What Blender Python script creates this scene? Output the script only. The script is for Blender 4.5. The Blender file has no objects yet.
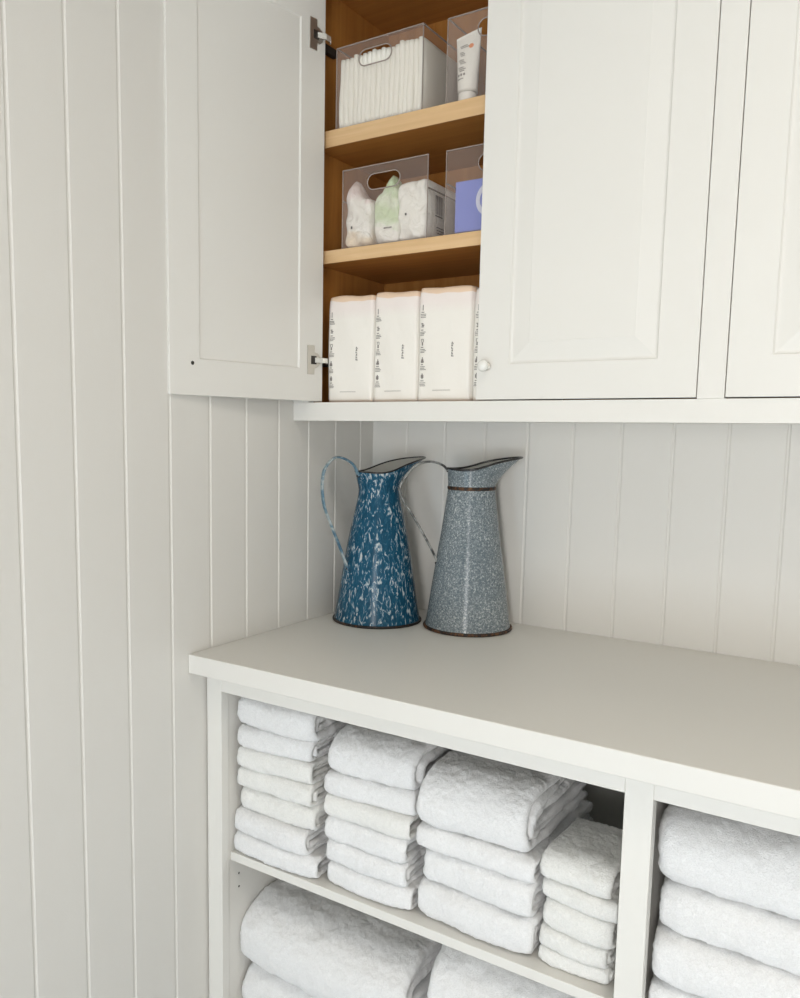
import bpy, bmesh, math, random
import numpy as np
from mathutils import Vector, Matrix
random.seed(7)
sc = bpy.context.scene
C = sc.collection
PI = math.pi

# ------------------------------------------------------------------ materials
def mat(name, col, rough=.5, metal=0, coat=0, spec=.5, sheen=0):
    m = bpy.data.materials.new(name); m.use_nodes = True
    b = m.node_tree.nodes['Principled BSDF']
    b.inputs['Base Color'].default_value = (*col, 1)
    b.inputs['Roughness'].default_value = rough
    b.inputs['Metallic'].default_value = metal
    b.inputs['Coat Weight'].default_value = coat
    b.inputs['Specular IOR Level'].default_value = spec
    b.inputs['Sheen Weight'].default_value = sheen
    return m
def nd(m, t, **kw):
    n = m.node_tree.nodes.new(t)
    for k, v in kw.items():
        if k in n.inputs: n.inputs[k].default_value = v
        else: setattr(n, k, v)
    return n
def lk(m, a, b): m.node_tree.links.new(a, b)
def coords(m, scale=(1,1,1), rot=(0,0,0), kind='Object'):
    tc = nd(m, 'ShaderNodeTexCoord'); mp = nd(m, 'ShaderNodeMapping')
    mp.inputs['Scale'].default_value = scale; mp.inputs['Rotation'].default_value = rot
    lk(m, tc.outputs[kind], mp.inputs['Vector']); return mp.outputs['Vector']
def noise(m, vec, scale, detail=2, dist=0, rough=.5):
    n = nd(m, 'ShaderNodeTexNoise'); n.inputs['Scale'].default_value = scale
    n.inputs['Detail'].default_value = detail; n.inputs['Distortion'].default_value = dist
    n.inputs['Roughness'].default_value = rough
    lk(m, vec, n.inputs['Vector']); return n.outputs['Fac']
def ramp(m, fac, stops, interp='LINEAR'):
    r = nd(m, 'ShaderNodeValToRGB'); r.color_ramp.interpolation = interp
    e = r.color_ramp.elements
    while len(e) < len(stops): e.new(.5)
    for i, (p, c) in enumerate(stops):
        e[i].position = p; e[i].color = (*c, 1)
    lk(m, fac, r.inputs['Fac']); return r.outputs['Color']
def bump(m, h, strength, dist):
    b = nd(m, 'ShaderNodeBump'); b.inputs['Strength'].default_value = strength
    b.inputs['Distance'].default_value = dist
    lk(m, h, b.inputs['Height']); lk(m, b.outputs['Normal'], m.node_tree.nodes['Principled BSDF'].inputs['Normal'])
def base(m, c): lk(m, c, m.node_tree.nodes['Principled BSDF'].inputs['Base Color'])

def paint(name, col, rough=.42, b=.25):
    m = mat(name, col, rough)
    v = coords(m)
    bump(m, noise(m, v, 260, 3), b, .0004)
    return m
M = {}
M['wall'] = paint('wall_paint', (.735, .716, .672), .5)
M['cab'] = paint('cabinet_paint', (.765, .747, .700), .38, .12)
M['count'] = paint('counter_paint', (.735, .716, .670), .42, .15)
M['ceil'] = paint('ceiling_paint', (.8, .79, .76), .8)
def wood(name, c1, c2, c3, rough=.4, sc_=(3, 60, 60)):
    m = mat(name, c2, rough)
    v = coords(m, sc_)
    f = noise(m, v, 1.0, 6, .6, .6)
    base(m, ramp(m, f, [(.25, c1), (.5, c2), (.75, c3)]))
    bump(m, f, .08, .0006)
    return m
M['wood'] = wood('maple_veneer_shaded', (.34, .130, .026), (.41, .168, .038), (.48, .21, .052), .38)  # same maple as the edges, cabinet shade put into the colour
M['woodv'] = wood('maple_upright_shaded', (.38, .155, .032), (.46, .200, .046), (.52, .245, .062), .38, (60, 60, 3))  # upright panels, interior shade also put into the colour
M['edge'] = wood('maple_edge', (.62, .40, .20), (.69, .46, .24), (.76, .53, .30), .4)
M['floor'] = paint('pale_grey_floor', (.60, .65, .69), .5)
M['far'] = paint('far_wall_paint', (.50, .50, .49), .6)
M['metal'] = mat('nickel', (.62, .59, .54), .32, .9)
M['metal_l'] = mat('polished_nickel', (.9, .88, .82), .25, .6)
M['dark'] = mat('dark_recess', (.03, .025, .02), .6)
M['ceramic'] = mat('white_ceramic', (.82, .81, .76), .2, 0, .4)

def terry(name, col):
    m = mat(name, col, .95, spec=.1, sheen=.3)
    v = coords(m)
    f1 = noise(m, v, 210, 3, 1.5, .75); f2 = noise(m, v, 45, 3)
    mx = nd(m, 'ShaderNodeMath', operation='MULTIPLY_ADD'); mx.inputs[1].default_value = .55
    lk(m, f2, mx.inputs[0]); lk(m, f1, mx.inputs[2])
    bump(m, mx.outputs[0], .8, .0038)
    p = m.node_tree.nodes['Principled BSDF']; p.inputs['Subsurface Weight'].default_value = .45; p.inputs['Subsurface Scale'].default_value = .008; p.inputs['Subsurface Radius'].default_value = (1, 1, 1)
    b = ramp(m, f1, [(.3, tuple(c*.88 for c in col)), (.62, col)]); base(m, b)
    return m
M['terry'] = terry('terry_white', (.97, .965, .955))
M['terry_c'] = terry('terry_cream', (.965, .955, .91))

# ------------------------------------------------------------------ helpers
def link(name, me, m, parent=None, smooth=False):
    o = bpy.data.objects.new(name, me); C.objects.link(o)
    if m is not None:
        for mm in (m if isinstance(m, (list, tuple)) else [m]): me.materials.append(mm)
    if parent is not None: o.parent = parent
    if smooth:
        for p in me.polygons: p.use_smooth = True
    return o
def mesh(name, vs, fs):
    me = bpy.data.meshes.new(name); me.from_pydata([tuple(map(float, v)) for v in vs], [], [tuple(map(int, f)) for f in fs]); me.update()
    return me
class MB:
    def __init__(s): s.v = []; s.f = []
    def add(s, vs, fs):
        n = len(s.v); s.v += [tuple(v) for v in vs]; s.f += [tuple(i+n for i in f) for f in fs]; return s
    def box(s, x0, y0, z0, x1, y1, z1, T=None):
        vs = [(x, y, z) for z in (z0, z1) for y in (y0, y1) for x in (x0, x1)]
        if T is not None: vs = [tuple(T @ Vector(v)) for v in vs]
        return s.add(vs, [(0,2,3,1),(4,5,7,6),(0,1,5,4),(2,6,7,3),(0,4,6,2),(1,3,7,5)])
    def build(s, name, m, parent=None, bevel=0, smooth=False, seg=2):
        me = mesh(name, s.v, s.f); o = link(name, me, m, parent, smooth)
        if bevel:
            b = o.modifiers.new('bevel', 'BEVEL'); b.width = bevel; b.segments = seg; b.limit_method = 'ANGLE'; b.angle_limit = .6
            b.harden_normals = False
        return o
def thing(name, label, cat, loc=(0,0,0), rz=0, group=None):
    o = bpy.data.objects.new(name, None); C.objects.link(o); o.location = loc; o.rotation_euler = (0,0,rz)
    o.empty_display_size = .05
    o['label'] = label; o['category'] = cat
    if group: o['group'] = group
    return o
def tag(o, label, cat, group=None):
    o['label'] = label; o['category'] = cat
    if group: o['group'] = group
    return o
def struct(o): o['kind'] = 'structure'; return o
def grid_faces(nu, nv, cu=False, cv=False, off=0):
    fs = []
    for i in range(nu if cu else nu-1):
        for j in range(nv if cv else nv-1):
            a = i*nv+j; b = ((i+1) % nu)*nv+j; c = ((i+1) % nu)*nv+(j+1) % nv; d = i*nv+(j+1) % nv
            fs.append((a+off, b+off, c+off, d+off))
    return fs
def catmull(P, n):
    P = [np.array(p, float) for p in P]; P = [2*P[0]-P[1]] + P + [2*P[-1]-P[-2]]
    out = []
    for i in range(1, len(P)-2):
        for k in range(n):
            t = k/n
            out.append(.5*((2*P[i]) + (-P[i-1]+P[i+1])*t + (2*P[i-1]-5*P[i]+4*P[i+1]-P[i+2])*t*t + (-P[i-1]+3*P[i]-3*P[i+1]+P[i+2])*t**3))
    out.append(P[-2]); return np.array(out)
def tube(path, r, seg=10, closed=False, flat=None, side=None):
    """round tube, or a strap of half sizes flat=(a, b) with a along `side`"""
    path = np.array(path, float); n = len(path); vs = []
    for i in range(n):
        if closed: t = path[(i+1) % n]-path[i-1]
        else: t = path[min(i+1, n-1)]-path[max(i-1, 0)]
        t = t/np.linalg.norm(t)
        s_ = np.array(side if side is not None else (0, 0, 1.0), float)
        s_ = s_-t*(s_@t)
        if np.linalg.norm(s_) < 1e-6: s_ = np.array((1.0, 0, 0))-t*t[0]
        s_ /= np.linalg.norm(s_); u = np.cross(t, s_)
        a, b = flat if flat else (r, r)
        for k in range(seg):
            w = 2*PI*k/seg; vs.append(path[i]+s_*a*math.cos(w)+u*b*math.sin(w))
    fs = grid_faces(n, seg, closed, True)
    if not closed:
        fs.append(tuple(range(seg))[::-1]); fs.append(tuple((n-1)*seg+k for k in range(seg)))
    return vs, fs

# ------------------------------------------------------------------ room
RX, FY, CZ = 3.0, -3.9, 2.62
def board_wall(name, L, H, first, pitch, place):
    """tongue-and-groove boards: one profile with V grooves, drawn up from floor to ceiling"""
    gw, gd = .0044, .0022
    us = [(0, 0)]; u = first
    while u < L-gw:
        if u > gw: us += [(u-gw, 0), (u-gw*.35, gd), (u+gw*.35, gd), (u+gw, 0)]
        u += pitch
    us += [(L, 0), (L, .05), (0, .05)]
    n = len(us); vs = [place(a, b, z) for z in (0, H) for a, b in us]
    fs = [(i, (i+1) % n, n+(i+1) % n, n+i) for i in range(n)] + [tuple(range(n))[::-1], tuple(range(n, 2*n))]
    me = mesh(name, vs, fs); bm = bmesh.new(); bm.from_mesh(me); bmesh.ops.recalc_face_normals(bm, faces=bm.faces); bm.to_mesh(me); bm.free()
    return struct(link(name, me, M['wall']))
board_wall('wall_left', -FY, CZ, .0642, .115, lambda a, b, z: (-b, -a, z))
board_wall('wall_back', RX, CZ, .1097, .115, lambda a, b, z: (a, b, z))
struct(MB().box(-.05, FY, -.06, RX, .05, 0).build('floor', M['floor']))
struct(MB().box(-.05, FY-.1, CZ, RX+.1, .05, CZ+.06).build('ceiling', M['ceil']))
struct(MB().box(RX, FY, 0, RX+.08, .05, CZ).build('wall_right', M['far']))
WX0, WX1, WZ0, WZ1 = 1.50, 2.05, .12, 1.85
VX0, VX1, VZ0, VZ1 = .12, .72, .08, .70  # added low opening for the cool fill light
w = MB(); w.box(-.05, FY-.08, 0, VX0, FY, CZ); w.box(VX1, FY-.08, 0, WX0, FY, CZ); w.box(VX0, FY-.08, 0, VX1, FY, VZ0); w.box(VX0, FY-.08, VZ1, VX1, FY, CZ); w.box(WX1, FY-.08, 0, RX+.08, FY, CZ)
w.box(WX0, FY-.08, 0, WX1, FY, WZ0); w.box(WX0, FY-.08, WZ1, WX1, FY, CZ)
struct(w.build('wall_front', M['far']))
w = MB()
for a, b in ((WX0-.06, WX0), (WX1, WX1+.06)): w.box(a, FY, WZ0-.06, b, FY+.02, WZ1+.06)
w.box(WX0, FY, WZ1, WX1, FY+.02, WZ1+.06); w.box(WX0, FY, WZ0-.06, WX1, FY+.03, WZ0)
mx = (WX0+WX1)/2; mz = (WZ0+WZ1)/2
w.box(mx-.015, FY-.05, WZ0, mx+.015, FY-.02, WZ1); w.box(WX0, FY-.05, mz-.015, mx-.015, FY-.02, mz+.015); w.box(mx+.015, FY-.05, mz-.015, WX1, FY-.02, mz+.015)
struct(w.build('window_1', M['ceil'], bevel=.002))
w = MB()
for a, b in ((VX0-.05, VX0), (VX1, VX1+.05)): w.box(a, FY, VZ0-.05, b, FY+.02, VZ1+.05)
w.box(VX0, FY, VZ1, VX1, FY+.02, VZ1+.05); w.box(VX0, FY, VZ0-.05, VX1, FY+.03, VZ0)
struct(w.build('added_low_window', M['ceil'], bevel=.002))  # frame of the added opening, made up to cool the lower wall

# ------------------------------------------------------------------ counter and base cabinet
tag(MB().box(.0005, -.71, .8585, 2.0, -.0005, .9).build('countertop', M['count'], bevel=.0022, seg=3),
    'long off-white painted countertop above the towel cubbies, with two enamel jugs on it', 'countertop')
XE = 2.0
bc = thing('base_cabinet', 'open white base cabinet under the countertop, its cubbies filled with folded towels', 'cabinet', (0,0,0))
FF0, FF1 = -.6577, -.6347
f = MB()
f.box(.004, FF0, .0, .0464, FF1, .8583)
f.box(.9159, FF0, .0, .9606, FF1, .8583); f.box(1.83, FF0, 0, 1.875, FF1, .8583)
for a, b in ((.0464, .9159), (.9606, 1.83)):
    f.box(a, FF0, .8126, b, FF1, .8583); f.box(a, FF0, 0, b, FF1, .045)
f.build('face_frame', M['cab'], bc, bevel=.0012)
for x0, x1 in ((.026, .044), (.9285, .9465), (1.832, 1.85)):
    MB().box(x0, FF1, .001, x1, -.012, .858).build('side_panel', M['cab'], bc, bevel=.0005)
MB().box(.026, -.011, .001, 1.85, -.003, .858).build('back_panel', M['cab'], bc)
for a, b in ((.0445, .928), (.947, 1.8315)):
    MB().box(a, -.6345, .028, b, -.0125, .045).build('bottom_panel', M['cab'], bc)
    MB().box(a, -.628, .414, b, -.0125, .434).build('shelf', M['cab'], bc, bevel=.0012)
for z in (.37, .338):
    me_ = MB(); n = 14
    me_.add([(.0444, -.600+.0026*math.cos(2*PI*k/n), z+.0026*math.sin(2*PI*k/n)) for k in range(n)], [tuple(range(n))])
    me_.build('pin_hole', M['dark'], bc)

# ------------------------------------------------------------------ upper cabinet
U0, U1 = -.355, -.334
ZB, ZR, ZT, ZTOP = 1.4006, 1.4435, 2.354, 2.46
uc = thing('upper_cabinet', 'white wall cabinet with one door open onto maple shelves', 'cabinet', (0,0,0))
f = MB()
f.box(0.0005, U0, ZR, .0464, U1, ZT); f.box(.9208, U0, ZR, .9668, U1, ZT); f.box(1.842, U0, ZR, 1.888, U1, ZT)
f.box(.0005, U0, ZB, 1.888, U1, ZR); f.box(.0005, U0, ZT, 1.888, U1, ZTOP)
f.build('face_frame', M['cab'], uc, bevel=.001)
for x0, x1 in ((.022, .040), (.9348, .9528), (1.85, 1.868)):
    MB().box(x0, U1, ZR-.018, x1, -.012, ZTOP-.055).build('side_panel', M['woodv'], uc)
for a, b in ((.0405, .9343), (.9533, 1.8495)):
    MB().box(a, -.02, ZR-.001, b, -.012, 2.385).build('back_panel', M['woodv'], uc)
    MB().box(a, U1, 2.385, b, -.012, 2.403).build('top_panel', M['wood'], uc)
    MB().box(a, U1, ZR-.018, b, -.0205, ZR-.001).build('bottom_panel', M['wood'], uc)
MB().box(.0005, U1, ZB+.004, 1.888, -.001, ZR-.019).build('underside_panel', M['cab'], uc)
for z0, z1 in ((1.766, 1.795), (2.0255, 2.062)):
    for a, b in ((.0405, .9343), (.9533, 1.8495)):
        s = MB().box(a, -.318, z0, b, -.0205, z1).build('shelf', M['wood'], uc)
        MB().box(a, -.3215, z0, b, -.318, z1).build('edge_band', M['edge'], s, bevel=.0006)

def door_mesh(wd, ht, th, inside=False):
    """raised-panel slab: x 0..wd, front face towards -y at y=0, back at y=th"""
    fr = .0705; rings = [(0, 0), (fr, 0), (fr+.003, .0035), (fr+.006, .0045), (fr+.008, .0045), (fr+.041, -.0005+.001), (fr+.0425, .0)]
    back = [(0, th), (.0735, th), (.0765, th-.0035), (.0785, th-.0035)]
    vs = []; fs = []
    def rect(i, y): return [(i, y, i), (wd-i, y, i), (wd-i, y, ht-i), (i, y, ht-i)]
    for i, y in rings: vs += rect(i, y)
    for k in range(len(rings)-1):
        a = 4*k; b = a+4
        for j in range(4): fs.append((a+j, a+(j+1) % 4, b+(j+1) % 4, b+j))
    e = 4*(len(rings)-1); fs.append((e, e+1, e+2, e+3))
    o0 = len(vs)
    for i, y in back: vs += rect(i, y)
    for k in range(len(back)-1):
        a = o0+4*k; b = a+4
        for j in range(4): fs.append((a+j, b+j, b+(j+1) % 4, a+(j+1) % 4))
    e = o0+4*(len(back)-1); fs.append((e+3, e+2, e+1, e))
    for j in range(4): fs.append((j, o0+j, o0+(j+1) % 4, (j+1) % 4))
    return mesh('door', vs, fs)
DH = ZT-ZR-.005; DZ = ZR+.0025; TH = .021
def add_door(x0, x1, knob_side):
    o = link('door', door_mesh(x1-x0, DH, TH), M['cab'], uc); o.location = (x0, U0, DZ)
    b = o.modifiers.new('b', 'BEVEL'); b.width = .0008; b.segments = 1; b.limit_method = 'ANGLE'; b.angle_limit = 1.2
    if knob_side is not None:
        kx = .0235 if knob_side < 0 else x1-x0-.0235
        prof = [(0, .0), (.0072, 0), (.0074, -.0022), (.0045, -.003), (.0042, -.009)]
        add_knob(o, kx, .0675)
    return o
def lathe(prof, axis_pt, seg=24, axis='y'):
    vs = []
    for r, h in prof:
        for k in range(seg):
            a = 2*PI*k/seg
            if axis == 'y': vs.append((axis_pt[0]+r*math.cos(a), axis_pt[1]+h, axis_pt[2]+r*math.sin(a)))
            else: vs.append((axis_pt[0]+r*math.cos(a), axis_pt[1]+r*math.sin(a), axis_pt[2]+h))
    return vs, grid_faces(len(prof), seg, False, True)
def add_knob(door, kx, kz):
    m_ = MB(); m_.add(*lathe([(0, -.0005), (.0086, -.0005), (.0088, -.002), (.0064, -.0035), (.0042, -.004), (.004, -.011), (.0, -.011)], (kx, 0, kz)))
    m_.build('knob_base', M['metal'], door, smooth=True)
    m_ = MB(); m_.add(*lathe([(.0, -.010), (.0046, -.0105), (.0085, -.013), (.0112, -.017), (.0118, -.021), (.0105, -.025), (.0065, -.0277), (0, -.0285)], (kx, 0, kz)))
    m_.build('knob', M['ceramic'], door, smooth=True)
add_door(.4842, .9192, -1)
add_door(.9684, 1.4035, 1); add_door(1.4055, 1.8405, -1)
# the open door, swung back along the left wall
od = link('door', door_mesh(.4275, DH, TH), M['cab'], uc)
b = od.modifiers.new('b', 'BEVEL'); b.width = .0008; b.segments = 1; b.limit_method = 'ANGLE'; b.angle_limit = 1.2
ddir = Vector((-.15466, -.98797, 0)); nin = Vector((.98797, -.15466, 0))
# local x along ddir, local y (front->back face) along nin
od.matrix_local = Matrix(((ddir.x, nin.x, 0, .0735-nin.x*TH), (ddir.y, nin.y, 0, -.337-nin.y*TH), (0, 0, 1, DZ), (0, 0, 0, 1)))
def add_hinge(door, z):
    y = TH
    n = 20; m_ = MB()
    pts = [(.050, z-.033), (.050, z+.033), (.028, z+.033), (.028, z+.018)]
    arc = [(.026-.0175*math.sin(a), z+.0175*math.cos(a)) for a in np.linspace(.1, PI-.1, n)]
    pts += arc + [(.028, z-.018), (.028, z-.033)]
    k = len(pts); vs = [(p[0], yy, p[1]) for yy in (y, y+.0022) for p in pts]
    fs = [tuple(range(k)), tuple(range(k, 2*k))[::-1]] + [(i, k+i, k+(i+1) % k, (i+1) % k) for i in range(k)]
    m_.add(vs, fs); h = m_.build('hinge_cup', M['metal'], door, bevel=.0005)
    m2 = MB().box(.022, y+.0022, z-.0095, .039, y+.0027, z+.0095)
    m2.build('hinge_recess', M['dark'], door)
    m3 = MB(); 
    for (xa, ya, xb, yb) in ((.028, y+.004, .010, y+.011), (.010, y+.011, -.006, y+.009), (-.006, y+.009, -.015, y+.001)):
        dx, dy = xb-xa, yb-ya; L = math.hypot(dx, dy); nx, ny = -dy/L*.0018, dx/L*.0018
        vs = [(xa-nx, ya-ny, z-.0058), (xb-nx, yb-ny, z-.0058), (xb+nx, yb+ny, z-.0058), (xa+nx, ya+ny, z-.0058)]
        vs += [(p[0], p[1], z+.0058) for p in vs]
        m3.add(vs, [(0,3,2,1),(4,5,6,7),(0,1,5,4),(1,2,6,5),(2,3,7,6),(3,0,4,7)])
    m3.build('hinge_arm', M['metal_l'], door, bevel=.0006)
add_hinge(od, 1.5405-DZ); add_hinge(od, 2.253-DZ)
for z in (1.5405, 2.253):
    MB().box(.0405, -.320, z-.009, .052, -.262, z+.009).build('hinge_mount', M['dark'], uc, bevel=.001)
n = 12; m_ = MB(); m_.add([(0.372+.0042*math.cos(2*PI*k/n), TH+.0003, .065+.0042*math.sin(2*PI*k/n)) for k in range(n)], [tuple(range(n))])
m_.build('knob_screw', M['dark'], od)

# ------------------------------------------------------------------ towels
tex1 = bpy.data.textures.new('terry_fold', 'CLOUDS'); tex1.noise_scale = .045; tex1.noise_depth = 2
tex2 = bpy.data.textures.new('terry_loop', 'CLOUDS'); tex2.noise_scale = .0065; tex2.noise_depth = 2
def towel_mesh(w, d, h, layers, seed, pitch=.0033, e=3.0, ry=1.0, fc=.46):
    rg = random.Random(seed); vs = []; fs = []
    t = h/(2*layers); R_ = h/2
    zc_ = h*fc; e2 = max(2.6, e)
    for k in range(layers):
        rt = (h-zc_)-t/2-k*t; rb = max(zc_-t/2-k*t, t*.55)      # radii above and below the front-most line
        zm = max(zc_, 0); yt = ry*(h-zc_); yb = zc_*.9
        pts = []; s = d-rg.uniform(0, .01); ys = []; y = s
        while y > yt: ys.append(y); y -= pitch if y < yt+.12 else pitch*3
        for y in ys: pts.append((y, zm+rt))
        na = max(6, int(PI*rt*(1+ry)/4/pitch))
        dk = t/2+k*t
        for i in range(na+1):
            a = PI/2*i/na; ca, sa = math.cos(a), math.sin(a)
            pts.append((yt-(yt-dk)*abs(sa)**(2/e), zm+rt*abs(ca)**(2/e)))
        na = max(5, int(PI*rb/2/pitch)); yb = max(yb, dk+.004)
        for i in range(1, na+1):
            a = PI/2*i/na; ca, sa = math.cos(a), math.sin(a)
            pts.append((yb-(yb-dk)*abs(ca)**(2/e2), zm-rb*abs(sa)**(2/e2)))
        y = yb+pitch
        while y < s: pts.append((y, zm-rb)); y += pitch*(1 if y < .1 else 3)
        P = np.array(pts); T = np.gradient(P, axis=0); T /= np.linalg.norm(T, axis=1)[:, None]+1e-9
        N = np.stack([-T[:, 1], T[:, 0]], 1)   # to be oriented outwards
        ctr = np.array([max(R_, .0), h/2])
        for i in range(len(P)):
            ref = P[i]-np.array([max(P[i][0], yt if P[i][1] > zm else yb), zm])
            if N[i]@ref < 0: N[i] = -N[i]
        nx = max(10, int(w/pitch)); ht = t*.5
        dw0 = rg.uniform(-.0035, .0035); dw1 = rg.uniform(-.005, .005); ph = rg.uniform(0, 6); ph2 = rg.uniform(0, 6)
        off0 = len(vs); m_ = 0
        nc = 5
        for i in range(len(P)):
            u = i/len(P)
            xl = -w/2+dw0+.0025*math.sin(9*u+ph)+k*.002; xr = w/2+dw1+.0035*math.sin(7*u+ph2)-k*.002
            sec = []
            for j in range(nx+1): sec.append((xl+ht+(xr-xl-2*ht)*j/nx, ht))
            for j in range(1, nc): a = PI/2-PI*j/nc; sec.append((xr-ht+ht*math.cos(a)*1.0, ht*math.sin(a)))
            ni = max(4, nx//5)
            for j in range(ni+1): sec.append((xr-ht-(xr-xl-2*ht)*j/ni, -ht))
            for j in range(1, nc): a = -PI/2-PI*j/nc; sec.append((xl+ht+ht*math.cos(a), ht*math.sin(a)))
            m_ = len(sec)
            for (x, o) in sec:
                vs.append((x, P[i][0]+N[i][0]*o, P[i][1]+N[i][1]*o))
        fs += grid_faces(len(P), m_, False, True, off0)
        fs.append(tuple(off0+q for q in range(m_))); fs.append(tuple(off0+(len(P)-1)*m_+q for q in range(m_))[::-1])
    V = np.array(vs)
    # soft sag: ends a little thinner, tiny bow
    xx = V[:, 0]/(w/2); zc = V[:, 2]-h/2
    V[:, 2] = h/2+zc*(1-.07*np.clip(np.abs(xx), 0, 1)**4)
    V[:, 1] += .004*np.sin(xx*2+seed)+.006*np.clip(np.abs(xx), 0, 1)**5
    return mesh('towel', V, fs)
def towel(label, group, x0, x1, z0, z1, yf, d, layers=2, rot=0, seed=0, m='terry', pitch=.0033, e=3.0, ry=1.0, fc=.46):
    x0 -= .007; x1 += .003; h = z1-z0+.003; me = towel_mesh(x1-x0, d, h, layers, seed, pitch, e, ry, fc)
    bm = bmesh.new(); bm.from_mesh(me); bmesh.ops.recalc_face_normals(bm, faces=bm.faces); bm.to_mesh(me); bm.free()
    o = link('towel', me, M[m], None, True)
    o.location = ((x0+x1)/2, yf, z0); o.rotation_euler = (0, 0, rot)
    dm = o.modifiers.new('folds', 'DISPLACE'); dm.texture = tex1; dm.strength = min(.009, h*.12); dm.mid_level = .5; dm.texture_coords = 'GLOBAL'
    dm = o.modifiers.new('loops', 'DISPLACE'); dm.texture = tex2; dm.strength = .0050; dm.mid_level = .5; dm.texture_coords = 'GLOBAL'
    return tag(o, label, 'towel', group)
ordn = ['', 'second', 'third', 'fourth', 'fifth', 'sixth']
def stack(desc, group, bounds, xs, yf, d, layers, rot=0, seed=0, mats=None, top=None, **kw):
    """bounds from the top down"""
    n = len(bounds)-1
    for i in range(n):
        if i == 0: lab = 'folded white towel on top of ' + desc
        elif i == n-1: lab = 'folded white towel at the base of ' + desc
        else: lab = 'folded white towel %s from top in %s' % (ordn[i], desc)
        x0, x1 = xs[i] if isinstance(xs, list) else xs
        yy = yf[i] if isinstance(yf, list) else yf
        kk = dict(kw)
        if i == 0 and top: kk.update(top)
        L = layers[i] if isinstance(layers, list) else layers
        towel(lab, group, x0, x1, bounds[i+1], bounds[i], yy, d, L, rot+(.02*math.sin(seed+i*2.3)), seed+i, (mats or {}).get(i, 'terry'), **kk)
stack('the leftmost seven-towel stack', 'small towels in the leftmost shelf stack', [.797, .7265, .680, .633, .585, .532, .480, .4345],
      [(.058, .252), (.064, .250), (.062, .254), (.061, .258), (.072, .262), (.0535, .250), (.0535, .268)],
      [-.622, -.620, -.622, -.622, -.618, -.630, -.630], .30, [2, 2, 2, 2, 2, 2, 2], .02, 11, {2: 'terry_c', 3: 'terry_c', 4: 'terry_c'})
stack('the six-towel stack, second from left', 'small towels in the second shelf stack', [.762, .677, .628, .583, .530, .482, .4345],
      [(.303, .497), (.301, .497), (.298, .488), (.300, .482), (.301, .486), (.302, .492)], [-.612, -.612, -.620, -.618, -.616, -.616], .32, [2, 2, 2, 2, 2, 2], .01, 31, {2: 'terry_c'}, top=dict(e=2.2, ry=1.3, fc=.36))
stack('the wide four-towel stack left of the short one', 'thick towels in the third shelf stack', [.738, .622, .578, .508, .4345],
      [(.520, .738), (.517, .748), (.522, .748), (.518, .750)], [-.618, -.616, -.612, -.614], .32, [3, 2, 2, 2], -.02, 51, top=dict(e=2.2, ry=1.2, fc=.40))
stack('the short narrow stack left of the centre post', 'small towels in the short narrow stack', [.643, .588, .553, .498, .462, .4345],
      [(.764, .888), (.764, .890), (.768, .886), (.768, .888), (.768, .887)], [-.606, -.604, -.604, -.604, -.604], .17, [2, 2, 2, 2, 2], -.06, 71, top=dict(e=2.2, ry=1.4, fc=.35), mats={0: 'terry_c', 1: 'terry_c', 2: 'terry_c', 3: 'terry_c', 4: 'terry_c'})
stack('the stack right of the centre post', 'bath towels right of the centre post', [.776, .658, .576, .489, .4345],
      [(.972, 1.44), (.972, 1.43), (.970, 1.44), (.970, 1.435)], [-.630, -.626, -.630, -.630], .42, [2, 2, 2, 2], 0.018, 91, pitch=.0038, top=dict(e=2.3, ry=1.1, fc=.42))
stack('the big pile at bottom left', 'bath towels in the bottom left pile', [.302, .148, .0455],
      [(.052, .482), (.056, .485)], [-.618, -.608], .44, [3, 2], .0, 111, pitch=.004, e=2.2, ry=1.2, fc=.40)
stack('the big pile at bottom by the centre post', 'bath towels in the bottom centre pile', [.375, .20, .0455],
      [(.545, .905), (.55, .905)], [-.618, -.608], .44, [3, 2], .0, 131, pitch=.004, e=2.2, ry=1.2, fc=.40)

# ------------------------------------------------------------------ enamel jugs
def enamel_blue():
    m = mat('blue_marbled_enamel', (.02, .12, .24), .24, 0, .0, .22)
    v = coords(m, (105, 105, 34))
    f = noise(m, v, 1.0, 3.5, 1.6, .6)
    c = ramp(m, f, [(.0, (.006, .035, .07)), (.40, (.008, .062, .115)), (.520, (.010, .082, .15)), (.575, (.06, .16, .24)), (.615, (.40, .46, .48)), (.75, (.60, .63, .63))])
    base(m, c); return m
def enamel_grey():
    m = mat('grey_speckled_enamel', (.3, .35, .38), .2, 0, .0, .2)
    v = coords(m)
    f = noise(m, v, 260, 2.5, .8, .7); g = noise(m, v, 7, 2)
    a = nd(m, 'ShaderNodeMath', operation='MULTIPLY_ADD'); a.inputs[1].default_value = .18; lk(m, g, a.inputs[0]); lk(m, f, a.inputs[2])
    c = ramp(m, a.outputs[0], [(.42, (.112, .143, .164)), (.58, (.165, .200, .222)), (.66, (.27, .305, .315)), (.76, (.52, .55, .55))])
    base(m, c); return m
def enamel_pale():
    m = mat('pale_worn_enamel', (.45, .5, .52), .3, 0, .2)
    v = coords(m, (60, 60, 60)); f = noise(m, v, 1, 4, .5)
    base(m, ramp(m, f, [(.35, (.05, .14, .22)), (.5, (.16, .25, .30)), (.62, (.42, .46, .46))])); return m
def enamel_handle_grey():
    m = mat('chipped_grey_enamel', (.45, .46, .45), .3, 0, .2)
    v = coords(m, (70, 70, 70)); f = noise(m, v, 1, 4, .5)
    base(m, ramp(m, f, [(.33, (.025, .022, .02)), (.45, (.14, .145, .14)), (.6, (.36, .36, .34))])); return m
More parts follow.
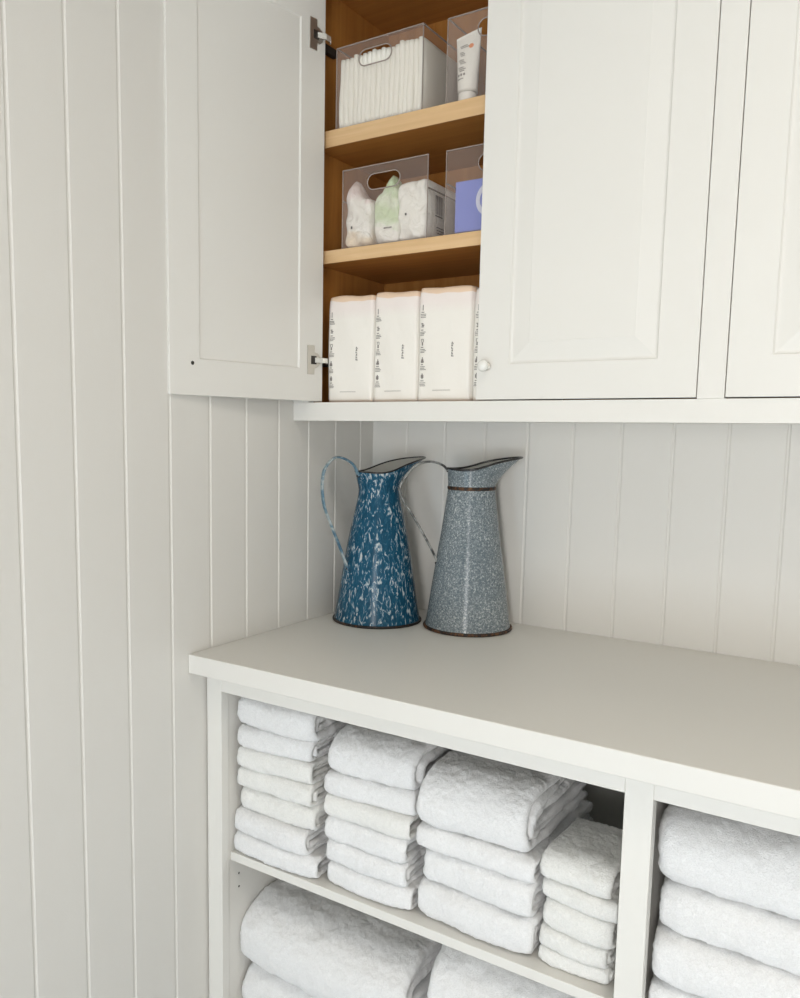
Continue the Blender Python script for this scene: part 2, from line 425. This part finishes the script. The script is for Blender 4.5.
def rusty(name, black=.5):
    m = mat(name, (.1, .05, .02), .6)
    v = coords(m, (90, 90, 50)); f = noise(m, v, 1, 5, .3, .7)
    base(m, ramp(m, f, [(black-.08, (.012, .010, .009)), (black+.05, (.11, .045, .014)), (black+.2, (.28, .13, .045))])); return m
M['eb'] = enamel_blue(); M['eg'] = enamel_grey(); M['ep'] = enamel_pale(); M['eh'] = enamel_handle_grey()
M['black'] = mat('black_enamel', (.012, .012, .013), .25, 0, .4)
M['rust'] = rusty('rust', .53); M['blackrust'] = rusty('black_rust', .62)
M['lin'] = mat('pale_enamel_lining', (.50, .49, .45), .3, 0, .2)

def jug(label, loc, spout_deg, prof, neck_z, neck_r, rim_r, rim_z, tip_r, tip_z, handle, body, hmat, rimmat, basemat, band=None, lining='lin', hw=.0078, rr=.0021, br=.0034):
    t = thing('enamel_jug', label, 'jug', loc, math.radians(spout_deg), 'enamel jugs on the countertop')
    NS = 72
    def ring(r, z): return [(r*math.cos(2*PI*k/NS), r*math.sin(2*PI*k/NS), z) for k in range(NS)]
    def collar(tt, off=0):
        out = []
        for k in range(NS):
            a = 2*PI*k/NS; c = (1+math.cos(a))/2
            rr = rim_r+(tip_r-rim_r)*c**7; zz = rim_z+(tip_z-rim_z)*c**2.2-.005*math.sin(a)**2
            side = 1+.0*math.sin(a)
            q = tt**(1.0+.5*c)
            r = neck_r+(rr-neck_r)*q-off; z = neck_z+(zz-neck_z)*tt
            ca, sa = math.cos(a), math.sin(a)
            out.append((r*ca, r*sa*(1-.25*c**7), z))
        return out
    P = catmull(prof, 6)
    vs = []
    for r, z in P: vs += ring(r, z)
    ncol = 12
    for i in range(1, ncol+1): vs += collar(i/ncol)
    rows = len(P)+ncol
    fs = grid_faces(rows, NS, False, True); fs.append(tuple(range(NS))[::-1])
    fs = [f[::-1] for f in fs]
    me = mesh('body', vs, fs); bm = bmesh.new(); bm.from_mesh(me); bmesh.ops.recalc_face_normals(bm, faces=bm.faces); bm.to_mesh(me); bm.free()
    link('body', me, body, t, True)
    # inner lining
    th = .0016; vs = []
    for r, z in P: vs += ring(max(r-th, .001), max(z, .004))
    for i in range(1, ncol+1): vs += collar(i/ncol, th if i < ncol else .0004)
    fs = grid_faces(rows, NS, False, True); fs.append(tuple(range(NS))[::-1])
    link('lining', mesh('lining', vs, fs), M[lining], t, True)
    link('rim', mesh('rim', *tube(collar(1.0), rr, 8, True)), rimmat, t, True)
    r0 = P[0][0]
    link('base_rim', mesh('base_rim', *tube(ring(r0+.0006, br), br, 10, True)), basemat, t, True)
    if band: 
        vs_, fs_ = tube(ring(neck_r+.0006, neck_z), .0015, 8, True, flat=(.0042, .0014), side=(0, 0, 1))
        link('neck_band', mesh('neck_band', vs_, fs_), band, t, True)
    H = catmull([(-r, 0, z) for r, z in handle], 8)
    link('handle', mesh('handle', *tube(H, .005, 14, False, flat=(hw, .0030), side=(0, 1, 0))), hmat, t, True)
    # rivets where the handle meets neck and body
    for (r, z) in (handle[0], handle[-1]):
        rv = MB()
        v_, f_ = lathe([(0, .004), (.003, .0032), (.0042, .001), (.0042, -.004)], (0, 0, 0), 12, 'z')
        rv.add([(-(r+.001)-p[2], p[0], z+p[1]) for p in v_], f_)
        rv.build('rivet', rimmat, t, smooth=True)
    return t
Z = lambda z: z-.9
jug('tall enamel jug marbled blue and white, near the corner', (.1375, -.179, .9), 62,
    [(.110, .0), (.110, .004), (.104, .035), (.094, .10), (.0845, .16), (.0755, .21), (.0655, .258), (.0560, .300), (.0515, .329)],
    .329, .0505, .0615, .379, .130, .414,
    [(.0600, .368), (.072, .392), (.097, .409), (.126, .412), (.152, .386), (.159, .345), (.153, .296), (.136, .253), (.112, .199), (.096, .160), (.087, .138)],
    M['eb'], M['ep'], M['black'], M['blackrust'])
jug('tall speckled grey enamel jug with a rusty band round its neck', (.3620, -.1142, .9), 37,
    [(.105, .0), (.105, .004), (.1005, .03), (.0925, .09), (.0850, .142), (.0780, .19), (.0710, .235), (.0630, .295), (.0565, .345)],
    .345, .0565, .0595, .392, .121, .420,
    [(.058, .386), (.074, .400), (.103, .407), (.136, .398), (.166, .364), (.174, .338), (.165, .310), (.146, .283), (.112, .226), (.083, .172), (.080, .160)],
    M['eg'], M['eh'], M['black'], M['rust'], M['rust'], hw=.0048, rr=.0027, br=.0042)

# ------------------------------------------------------------------ clear bins
def acrylic():
    m = bpy.data.materials.new('clear_acrylic_reflection_veil'); m.use_nodes = True; nt = m.node_tree
    p = nt.nodes['Principled BSDF']; p.inputs['Base Color'].default_value = (.86, .74, .68, 1); p.inputs['Roughness'].default_value = .15
    tr = nt.nodes.new('ShaderNodeBsdfTransparent'); tr.inputs['Color'].default_value = (.99, .99, .985, 1)
    mx = nt.nodes.new('ShaderNodeMixShader'); mx.inputs['Fac'].default_value = .075  # diffuse share paints the bright room's reflection as a pale veil
    nt.links.new(tr.outputs[0], mx.inputs[1]); nt.links.new(p.outputs[0], mx.inputs[2])
    nt.links.new(mx.outputs[0], nt.nodes['Material Output'].inputs['Surface']); return m
M['acr'] = acrylic(); M['acr_e'] = mat('acrylic_edge', (.32, .27, .24), .25, 0, .1)
def stadium(cx, cz, w, h, n=10):
    r = h/2; p = []
    for i in range(n+1): a = -PI/2+PI*i/n; p.append((cx+w/2-r+r*math.cos(a), cz+r*math.sin(a)))
    for i in range(n+1): a = PI/2+PI*i/n; p.append((cx-w/2+r+r*math.cos(a), cz+r*math.sin(a)))
    return p
def bin_(label, x0, y0, z0, w, d, h, hx=None, sh=None):
    t = thing('clear_bin', label, 'storage bin', (x0, y0, z0), 0, 'clear acrylic bins in the wall cabinet')
    a = .0028; hx = w/2 if hx is None else hx
    sh = h if sh is None else sh
    # front panel with handle cut-out
    hole = stadium(hx, h-.036, .086, .034)
    cu = bpy.data.curves.new('fp', 'CURVE'); cu.dimensions = '2D'; cu.fill_mode = 'BOTH'; cu.extrude = a/2
    for pts in ([(0, 0), (w, 0), (w, h), (0, h)], hole[::-1]):
        s = cu.splines.new('POLY'); s.points.add(len(pts)-1); s.use_cyclic_u = True
        for i, p in enumerate(pts): s.points[i].co = (p[0], p[1], 0, 1)
    tmp = bpy.data.objects.new('tmp', cu); C.objects.link(tmp)
    dg = bpy.context.evaluated_depsgraph_get(); me = bpy.data.meshes.new_from_object(tmp.evaluated_get(dg))
    bpy.data.objects.remove(tmp)
    me.transform(Matrix.Rotation(PI/2, 4, 'X')); me.transform(Matrix.Translation((0, a/2, 0)))
    me.materials.clear(); link('front_panel', me, M['acr'], t)
    b_ = MB().box(0, a, 0, a, d, sh).box(w-a, a, 0, w, d, sh).box(a, d-a, 0, w-a, d, sh).box(a, a, 0, w-a, d-a, a)
    b_.build('bin_body', M['acr'], t)
    e_ = MB(); q = .0013
    e_.box(-.0004, -.0004, h-q, w+.0004, a, h+.0006); e_.box(-.0004, a, sh-q, a, d, sh+.0006); e_.box(w-a, a, sh-q, w+.0004, d, sh+.0006); e_.box(a, d-a, sh-q, w-a, d, sh+.0006)
    e_.box(-.0005, -.0005, 0, .0012, .0012, h-q); e_.box(w-.0012, -.0005, 0, w+.0005, .0012, h-q)
    e_.build('bin_edge', M['acr_e'], t)
    ring_ = [(p[0], 0, p[1]) for p in stadium(hx, h-.036, .086, .034)]
    link('handle_rim', mesh('handle_rim', *tube(ring_, .0016, 8, True, flat=(.0015, .0014), side=(0, 1, 0))), M['acr_e'], t, True)
    return t
S1, S2 = 1.7955, 2.0625
BY = -.318
bin_('clear bin packed with folded white diapers on the top shelf', .0915, BY, S2, .226, .26, .174, .104)
bin_('clear bin holding the white tube, right end of the top shelf', .3755, BY, S2, .222, .26, .168, .113)
bin_('clear bin with pink, green and white wipes packs on the middle shelf', .1125, BY, S1, .224, .26, .173, .111, .106)
bin_('clear bin holding the blue box, right end of the middle shelf', .3805, BY, S1, .222, .26, .172, .118, .106)

# diapers standing on edge in the first bin
def soft_box(w, d, h, nx, ny, nz, r, fn=None):
    """closed rounded box; x 0..w etc, centred in x and y, base at z 0"""
    vs = {}; V = []; F = []
    def vid(i, j, k):
        key = (i, j, k)
        if key not in vs:
            p = np.array([w*(i/nx-.5), d*(j/ny-.5), h*(k/nz-.5)])
            hw = np.array([w, d, h])/2; rr = np.minimum(r, hw*.999)
            c = np.clip(p, -(hw-rr), hw-rr); dv = (p-c)/rr; L = np.linalg.norm(dv)
            if L > 1e-9: dv = dv/L*max(np.abs(dv).max(), 0); p = c+dv*rr
            p[2] += h/2
            vs[key] = len(V); V.append(p)
        return vs[key]
    for i in range(nx):
        for j in range(ny):
            F.append((vid(i,j,0), vid(i,j+1,0), vid(i+1,j+1,0), vid(i+1,j,0))); F.append((vid(i,j,nz), vid(i+1,j,nz), vid(i+1,j+1,nz), vid(i,j+1,nz)))
    for i in range(nx):
        for k in range(nz):
            F.append((vid(i,0,k), vid(i+1,0,k), vid(i+1,0,k+1), vid(i,0,k+1))); F.append((vid(i,ny,k), vid(i,ny,k+1), vid(i+1,ny,k+1), vid(i+1,ny,k)))
    for j in range(ny):
        for k in range(nz):
            F.append((vid(0,j,k), vid(0,j,k+1), vid(0,j+1,k+1), vid(0,j+1,k))); F.append((vid(nx,j,k), vid(nx,j+1,k), vid(nx,j+1,k+1), vid(nx,j,k+1)))
    V = np.array(V)
    if fn is not None: V = fn(V)
    return V, F
def noisy(name, col, sc_, str_, dist, rough=.7, sheen=0):
    m = mat(name, col, rough, sheen=sheen); v = coords(m); bump(m, noise(m, v, sc_, 4), str_, dist); return m
M['diaper'] = noisy('diaper_nonwoven', (.90, .875, .80), 120, .4, .001, .8)
nD = 18; x = .1120; 
for i in range(nD):
    wd = (.219/nD)*random.uniform(1.02, 1.1); hh = .152+random.uniform(-.004, .004)
    ph = random.uniform(0, 6)
    def fn(V, ph=ph, wd=wd, hh=hh):
        V = V.copy(); u = V[:, 2]/hh; s = np.sign(V[:, 0])
        V[:, 0] *= (.90+.12*np.sin(np.clip(u, 0, 1)*2.6+.5))
        V[:, 0] += .0012*np.sin(u*5+ph)*u*(1-u)*4+.0005*np.sin(V[:, 1]*60+ph)
        V[:, 1] += .002*np.sin(u*4+ph); return V
    V, F = soft_box(wd, .205, hh, 4, 12, 14, .0035, fn)
    o = link('folded_diaper', mesh('d', V, F), M['diaper'], None, True)
    xi = .0957+.2165*(i+.5)/nD
    o.location = (xi, BY+.0045+.1045+random.uniform(0, .003), S2+.003); o.rotation_euler = (random.uniform(-.01, .01)*0, 0, 0)
    tag(o, 'folded white diaper standing on edge among its like in the packed clear bin', 'diaper', 'diapers in the clear bin on the top shelf')

# printed marks helpers ----------------------------------------------------------
M['ink'] = mat('grey_ink', (.22, .20, .185), .6); M['ink_s'] = mat('faint_ink', (.62, .59, .55), .6); M['ink_b'] = mat('black_ink', (.05, .05, .05), .6)
def marks(rects, parent, m, name='printed_text', y=-.0004, T=None):
    mb = MB()
    for (x0, z0, x1, z1) in rects:
        mb.box(x0, y-.0003, z0, x1, y+.0006, z1)
    if T is not None: mb.v = [T(*v) for v in mb.v]
    return mb.build(name, m, parent)
def textline(x, z, w, h, rg):
    out = []; q = x
    while q < x+w-.0012:
        l = rg.uniform(.0008, .0026); out.append((q, z, min(q+l, x+w), z+h)); q += l+rg.uniform(.0004, .0009)
    return out
def vertical_word(x, z, w, h, n, rg):
    """a short word set vertically: each letter a small pair of strokes"""
    out = []; st = h/n
    for i in range(n):
        zz = z+i*st
        out.append((x, zz, x+w*(1 if i in (0, n-1) else .7), zz+st*.28)); out.append((x+w*.1*(i % 3), zz+st*.28, x+w*(.3+.1*(i % 3)), zz+st*.75))
        if i % 2 == 0: out.append((x+w*.5, zz+st*.45, x+w*.75, zz+st*.7))
    return out

# wipes / diaper packs on the cabinet floor
def film(name, cbody, ctop, ctint, h0):
    m = mat(name, cbody, .35, 0, 0, .4); v = coords(m)
    sx = nd(m, 'ShaderNodeSeparateXYZ'); lk(m, v, sx.inputs[0])
    mr = nd(m, 'ShaderNodeMapRange'); mr.inputs['From Min'].default_value = h0*.72; mr.inputs['From Max'].default_value = h0*1.06
    n_ = noise(m, v, 14, 2); ad = nd(m, 'ShaderNodeMath', operation='MULTIPLY_ADD'); ad.inputs[1].default_value = .02
    lk(m, n_, ad.inputs[0]); lk(m, sx.outputs['Z'], ad.inputs[2]); lk(m, ad.outputs[0], mr.inputs['Value'])
    base(m, ramp(m, mr.outputs[0], [(.30, cbody), (.62, ctint), (.835, ctint), (.86, ctop), (1, ctop)]))
    bump(m, noise(m, v, 38, 3, .6), .35, .003); return m
M['film'] = film('pack_film', (.86, .825, .76), (.80, .60, .44), (.84, .765, .72), .240)
rg = random.Random(3)
packs = [(.081, .2095, .246), (.2105, .325, .245), (.3265, .4565, .246), (.459, .59, .236)]
desc = ['white diaper pack with a peach top band, first from the open door',
        'white diaper pack with a peach top band, second from the open door',
        'white diaper pack with a peach top band, third from the open door',
        'white diaper pack mostly hidden behind the closed door, only its printed edge showing']
for i, (x0, x1, h) in enumerate(packs):
    w = x1-x0-.001; D_ = .20
    def fn(V, w=w, h=h, i=i):
        V = V.copy(); u = np.clip(V[:, 2]/h, 0, 1); top = np.clip((u-.90)/.10, 0, 1)
        X = V[:, 0]/(w/2); Y = V[:, 1]/(D_/2)
        V[:, 1] = V[:, 1]*(1-.03*top)+.0
        V[:, 1] += np.where(Y < 0, -.0035*np.cos(np.clip(X, -1, 1)*PI/2)*np.sin(u*PI), 0)
        V[:, 0] *= 1-.02*top
        V[:, 2] -= .004*np.abs(X)**1*top*(X+.2 > 0)+.003*np.sin(X*4+i)*top*.5
        V[:, 1] += .0012*np.sin(X*5+u*7+i*2)*(Y < 0)
        V[:, 2] -= .0
        return V
    V, F = soft_box(w, D_, h, 18, 8, 26, .006, fn)
    t = thing('diaper_pack', desc[i], 'diaper pack', ((x0+x1)/2, -.331+D_/2+.004, 1.4432), 0, 'diaper packs on the cabinet floor')
    link('wrapper', mesh('w', V, F), M['film'], t, True)
    def T(x, y, z, w=w, h=h, i=i):
        u = min(max(z/h, 0), 1); X = x/(w/2)
        yb = -D_/2-.0035*math.cos(max(-1, min(1, X))*PI/2)*math.sin(u*PI)+.0012*math.sin(X*5+u*7+i*2)
        return (x, yb+y-.0002, z)
    R_ = []; xl = -w/2+.0065
    for q, zc in enumerate((.197, .159, .122, .085, .050)):
        z = zc*h/.246
        # icon
        if q == 0: R_ += [(xl+.004, z, xl+.0056, z+.012)]
        elif q == 1: R_ += [(xl+.002, z+.002, xl+.008, z+.004), (xl+.003, z+.005, xl+.009, z+.0075), (xl+.0015, z+.0085, xl+.0065, z+.0105)]
        elif q == 2: R_ += [(xl+.002, z+.007, xl+.003, z+.013), (xl+.007, z+.007, xl+.008, z+.013), (xl+.002, z+.013, xl+.008, z+.014), (xl+.0035, z, xl+.0065, z+.007)]
        elif q == 3: R_ += [(xl+.0015, z, xl+.0085, z+.0045), (xl+.0025, z+.0045, xl+.0075, z+.008), (xl+.0042, z+.008, xl+.006, z+.012)]
        else: R_ += [(xl+.002, z+.002, xl+.008, z+.009), (xl+.004, z+.009, xl+.006, z+.012), (xl+.004, z, xl+.006, z+.002)]
        R_ += textline(xl+.0015, z-.0048, .007, .0018, rg)
        for k in range(3): R_ += textline(xl-.001+rg.uniform(0, .001), z-.009-.0032*k, rg.uniform(.011, .015), .0013, rg)
    marks(R_, t, M['ink'], 'printed_column', T=T)
    if i < 3:
        marks(vertical_word(.019, .096, .0055, .032, 6, rg), t, M['ink'], 'printed_word', T=T)
        marks(textline(-.026, .024, .044, .0022, rg), t, M['ink_s'], 'printed_line', T=T)

# pouches inside the middle bin
def pouch(label, x, w, h, peak, px, mat_, seed, D_=.17, ic=True):
    rg = random.Random(seed)
    def fn(V):
        V = V.copy(); u = np.clip(V[:, 2]/h, 0, 1); X = V[:, 0]/(w/2); Y = V[:, 1]/(D_/2)
        pk = np.exp(-((X-px)/.42)**2)*np.clip((u-.7)/.3, 0, 1)*np.exp(-((Y+.75)/.5)**2)
        V[:, 2] += peak*pk
        V[:, 0] *= .90+.12*np.sin(u*2.7+.2)
        V[:, 1] += .003*np.sin(X*3+u*6+seed)*(Y < 0)+.0025*np.sin(u*14+X*4+seed)*(Y < 0)+.0022*np.abs(np.sin(X*6-u*9+seed))*(Y < 0)+.006*pk
        V[:, 2] += .002*np.sin(X*5+seed)*u
        return V
    V, F = soft_box(w, D_, h, 16, 12, 22, .012, fn)
    t = thing('wipes_pack', label, 'wipes pack', (x, BY+.009+D_/2, S1+.0032), 0, 'wipes packs in the clear bin')
    link('wrapper', mesh('w', V, F), mat_, t, True)
    return t
def blotch(name, stops, rough=.3):
    m = mat(name, (.8, .8, .8), rough); v = coords(m); f = noise(m, v, 26, 3, .8)
    sx = nd(m, 'ShaderNodeSeparateXYZ'); lk(m, v, sx.inputs[0])
    ad = nd(m, 'ShaderNodeMath', operation='MULTIPLY_ADD'); ad.inputs[1].default_value = .08; lk(m, f, ad.inputs[0]); lk(m, sx.outputs['Z'], ad.inputs[2])
    mr = nd(m, 'ShaderNodeMapRange'); mr.inputs['From Min'].default_value = .04; mr.inputs['From Max'].default_value = .19; lk(m, ad.outputs[0], mr.inputs['Value'])
    base(m, ramp(m, mr.outputs[0], stops)); bump(m, noise(m, v, 48, 4, 1.4), .9, .006); return m
W_ = (.88, .85, .80)
M['pp'] = blotch('pink_white_film', [(.0, (.84, .70, .54)), (.14, (.85, .74, .60)), (.24, W_), (.60, W_), (.74, (.82, .70, .68)), (1, (.82, .70, .69))])
M['pg'] = blotch('green_white_film', [(.0, W_), (.18, W_), (.30, (.74, .80, .64)), (.42, (.60, .70, .47)), (.60, (.78, .82, .68)), (.75, (.58, .69, .46)), (1, (.64, .73, .54))])
M['pw'] = blotch('white_film', [(.0, W_), (.5, (.86, .84, .79)), (1, W_)])
t = pouch('crumpled pale pink wipes pack, left in its clear bin', .147, .072, .108, .047, -.5, M['pp'], 1)
marks([(-.015, .040, -.011, .046)], t, M['ink_b'], 'printed_dot', y=-.0875)
t = pouch('crumpled pale green wipes pack between the pink and white ones', .224, .066, .112, .040, .25, M['pg'], 4)
marks(textline(-.002, .030, .022, .003, rg), t, M['ink'], 'printed_text', y=-.0880)
t = pouch('plain white wipes pack with a barcode on its side, right in its clear bin', .291, .076, .128, .0, 0, M['pw'], 9, .22)
marks([(-.014, .052, -.010, .057)], t, M['ink_b'], 'printed_dot', y=-.1135)
mb = MB()
for k in range(9): mb.box(.0375, -.070+.0036*k, .058, .0389, -.070+.0036*k+(.0022 if k % 3 else .0012), .098)
mb.build('barcode', M['ink'], t); mb = MB()
mb.box(.0375, -.072, .053, .0389, -.038, .056)
for k in range(4): mb.box(.0375, -.062+.002*k, .030-.006*k, .0389, -.03, .0315-.006*k)
mb.build('printed_text', M['ink'], t)

# blue box in the bin at right of the middle shelf
M['blue'] = mat('periwinkle_card', (.17, .22, .60), .45); M['lblue'] = mat('pale_lilac_print', (.62, .64, .78), .5)
t = thing('carton', 'periwinkle blue box with a pale round letter, in the clear bin at right', 'box', (.4005, BY+.006, S1+.003))
MB().box(0, 0, 0, .168, .15, .104).build('box_body', M['blue'], t, bevel=.0015)
n_ = 40; out = []; cx_, cz_ = .085, .060
for r in (.036, .027):
    out.append([(cx_+r*math.cos(a), cz_+r*1.0*math.sin(a)) for a in np.linspace(.25*PI, 1.75*PI, n_)])
mb = MB(); vs = [(p[0], yy, p[1]) for yy in (-.0009, .0003) for rr in out for p in rr]
fs = []
for i in range(n_-1): fs += [(i, i+1, n_+i+1, n_+i), (2*n_+i, 3*n_+i, 3*n_+i+1, 2*n_+i+1), (i, 2*n_+i, 2*n_+i+1, i+1), (n_+i, n_+i+1, 3*n_+i+1, 3*n_+i)]
mb.add(vs, fs); mb.build('printed_letter', M['lblue'], t)

# tube standing on its cap in the top right bin, and a grey bottle behind
M['tube'] = mat('white_tube', (.84, .81, .76), .3, 0, .2); M['orange'] = mat('orange_print', (.80, .27, .10), .5)
t = thing('squeeze_tube', 'white squeeze tube with an orange dot standing on its cap in the clear bin', 'tube', (.4100, BY+.030, S2+.003))
vs = []; NS = 32; hs = np.linspace(0, 1, 16); HT = .138
def tsec(u):
    """half width, half depth of the tube at height u; flat crimp on top"""
    if u < .10: return .0215, .0185
    k = (u-.10)/.90; return .0215+.0075*k, .0185*(1-k**1.4)+.0012
for u in hs:
    a_, b_ = tsec(u)
    for k in range(NS):
        an = 2*PI*k/NS; vs.append((a_*math.cos(an), b_*math.sin(an), .022+u*HT*(1+0*k)+.0))
vs = [(x_, y_, z_+ (max(0, (z_-.1))*.10*(x_/.028))) for x_, y_, z_ in vs]
fs = grid_faces(16, NS, False, True); fs.append(tuple(range(NS))[::-1]); fs.append(tuple(15*NS+k for k in range(NS)))
t.scale = (1, 1, .87)
link('tube_body', mesh('b', vs, fs), M['tube'], t, True)
mb = MB(); mb.add(*lathe([(0, 0), (.0185, 0), (.019, .001), (.019, .021), (.018, .0218), (0, .0218)], (0, 0, 0), 32, 'z')); mb.build('cap', M['tube'], t, bevel=.0004)
def TT(x, y, z):
    u = min(max((z-.022)/HT, 0), 1); a_, b_ = tsec(u); X = max(-.98, min(.98, x/a_)); return (x, -b_*math.sqrt(1-X*X)+y-.0002, z+max(0, (z-.1))*.10*(x/.028))
R_ = []
for z, w_, k in ((.131, .020, 2), (.115, .012, 3), (.096, .016, 3), (.078, .017, 3), (.051, .016, 1)):
    for j in range(k): R_ += textline(-.016+(.002*j), z-.0042*j, w_*rg.uniform(.7, 1), .0017, rg)
for j in range(3): R_ += [(-.016+.007*j, .059, -.012+.007*j, .064)]
marks(R_, t, M['ink'], T=TT)
n_ = 20; mb = MB(); mb.add([TT(.010+.0052*math.cos(2*PI*k/n_), -.0006, .126+.0052*math.sin(2*PI*k/n_)) for k in range(n_)], [tuple(range(n_))])
mb.build('orange_dot', M['orange'], t)
M['gb'] = mat('grey_bottle_plastic', (.42, .41, .39), .35)
t = tag(None or bpy.data.objects.new('bottle', None), 'grey bottle half hidden behind the white tube in the clear bin', 'bottle'); C.objects.link(t); t.location = (.4755, BY+.034, S2+.003)
mb = MB(); mb.add(*lathe([(0, 0), (.022, 0), (.0235, .002), (.0235, .092), (.021, .101), (.010, .107), (0, .107)], (0, 0, 0), 32, 'z')); mb.build('bottle_body', M['gb'], t, smooth=True)
mb = MB(); mb.add(*lathe([(0, .107), (.0105, .107), (.0105, .122), (.0095, .124), (0, .124)], (0, 0, 0), 24, 'z')); mb.build('cap', M['tube'], t)

# ------------------------------------------------------------------ light
def area(name, loc, target, sx, sy, power, col, spread=PI):
    l = bpy.data.lights.new(name, 'AREA'); l.shape = 'RECTANGLE'; l.size = sx; l.size_y = sy; l.energy = power; l.color = col; l.spread = spread
    o = bpy.data.objects.new(name, l); C.objects.link(o); o.location = loc
    o.rotation_euler = (Vector(target)-Vector(loc)).to_track_quat('-Z', 'Y').to_euler(); return o
area('window_daylight', (mx, FY-.02, mz), (mx, 0, mz), WX1-WX0, WZ1-WZ0, 44, (.98, .96, .945))
area('added_cool_fill', ((VX0+VX1)/2, FY-.02, (VZ0+VZ1)/2), ((VX0+VX1)/2, 0, (VZ0+VZ1)/2), VX1-VX0, VZ1-VZ0, 7, (.55, .80, 1.0))  # added cool fill for the lower left wall, no known source
area('added_warm_fill', (1.5, -1.6, CZ-.02), (1.5, -1.6, 0), .5, .5, 6, (1, .90, .76))  # added overhead fill to warm the upper part, no known lamp
wd = bpy.data.worlds.new('World'); sc.world = wd; wd.use_nodes = True
wd.node_tree.nodes['Background'].inputs[0].default_value = (.85, .92, 1, 1); wd.node_tree.nodes['Background'].inputs[1].default_value = 1.0

# ------------------------------------------------------------------ camera
q = dict(cx=1.2721, cy=-1.9551, cz=1.3765, yaw=.5963, pitch=-.1207, roll=.0144, f=838.465, ppx=355.2212, ppy=533.2664)
yw, pt, rl = q['yaw'], q['pitch'], q['roll']
fwd = Vector((-math.sin(yw)*math.cos(pt), math.cos(yw)*math.cos(pt), math.sin(pt)))
right = Vector((math.cos(yw), math.sin(yw), 0)); up = right.cross(fwd)
r2 = right*math.cos(rl)+up*math.sin(rl); u2 = -right*math.sin(rl)+up*math.cos(rl)
cd = bpy.data.cameras.new('camera'); cam = bpy.data.objects.new('camera', cd); C.objects.link(cam)
cam.matrix_world = Matrix(((r2.x, u2.x, -fwd.x, q['cx']), (r2.y, u2.y, -fwd.y, q['cy']), (r2.z, u2.z, -fwd.z, q['cz']), (0, 0, 0, 1)))
cd.sensor_fit = 'VERTICAL'; cd.sensor_height = 24; cd.lens = 24*q['f']/998
cd.shift_x = (400-q['ppx'])/998; cd.shift_y = (q['ppy']-499)/998
cd.clip_start = .01
sc.camera = cam
sc.view_settings.view_transform = 'Standard'; sc.view_settings.look = 'None'; sc.view_settings.gamma = 1
sc.view_settings.exposure = .46; sc.view_settings.use_curve_mapping = False
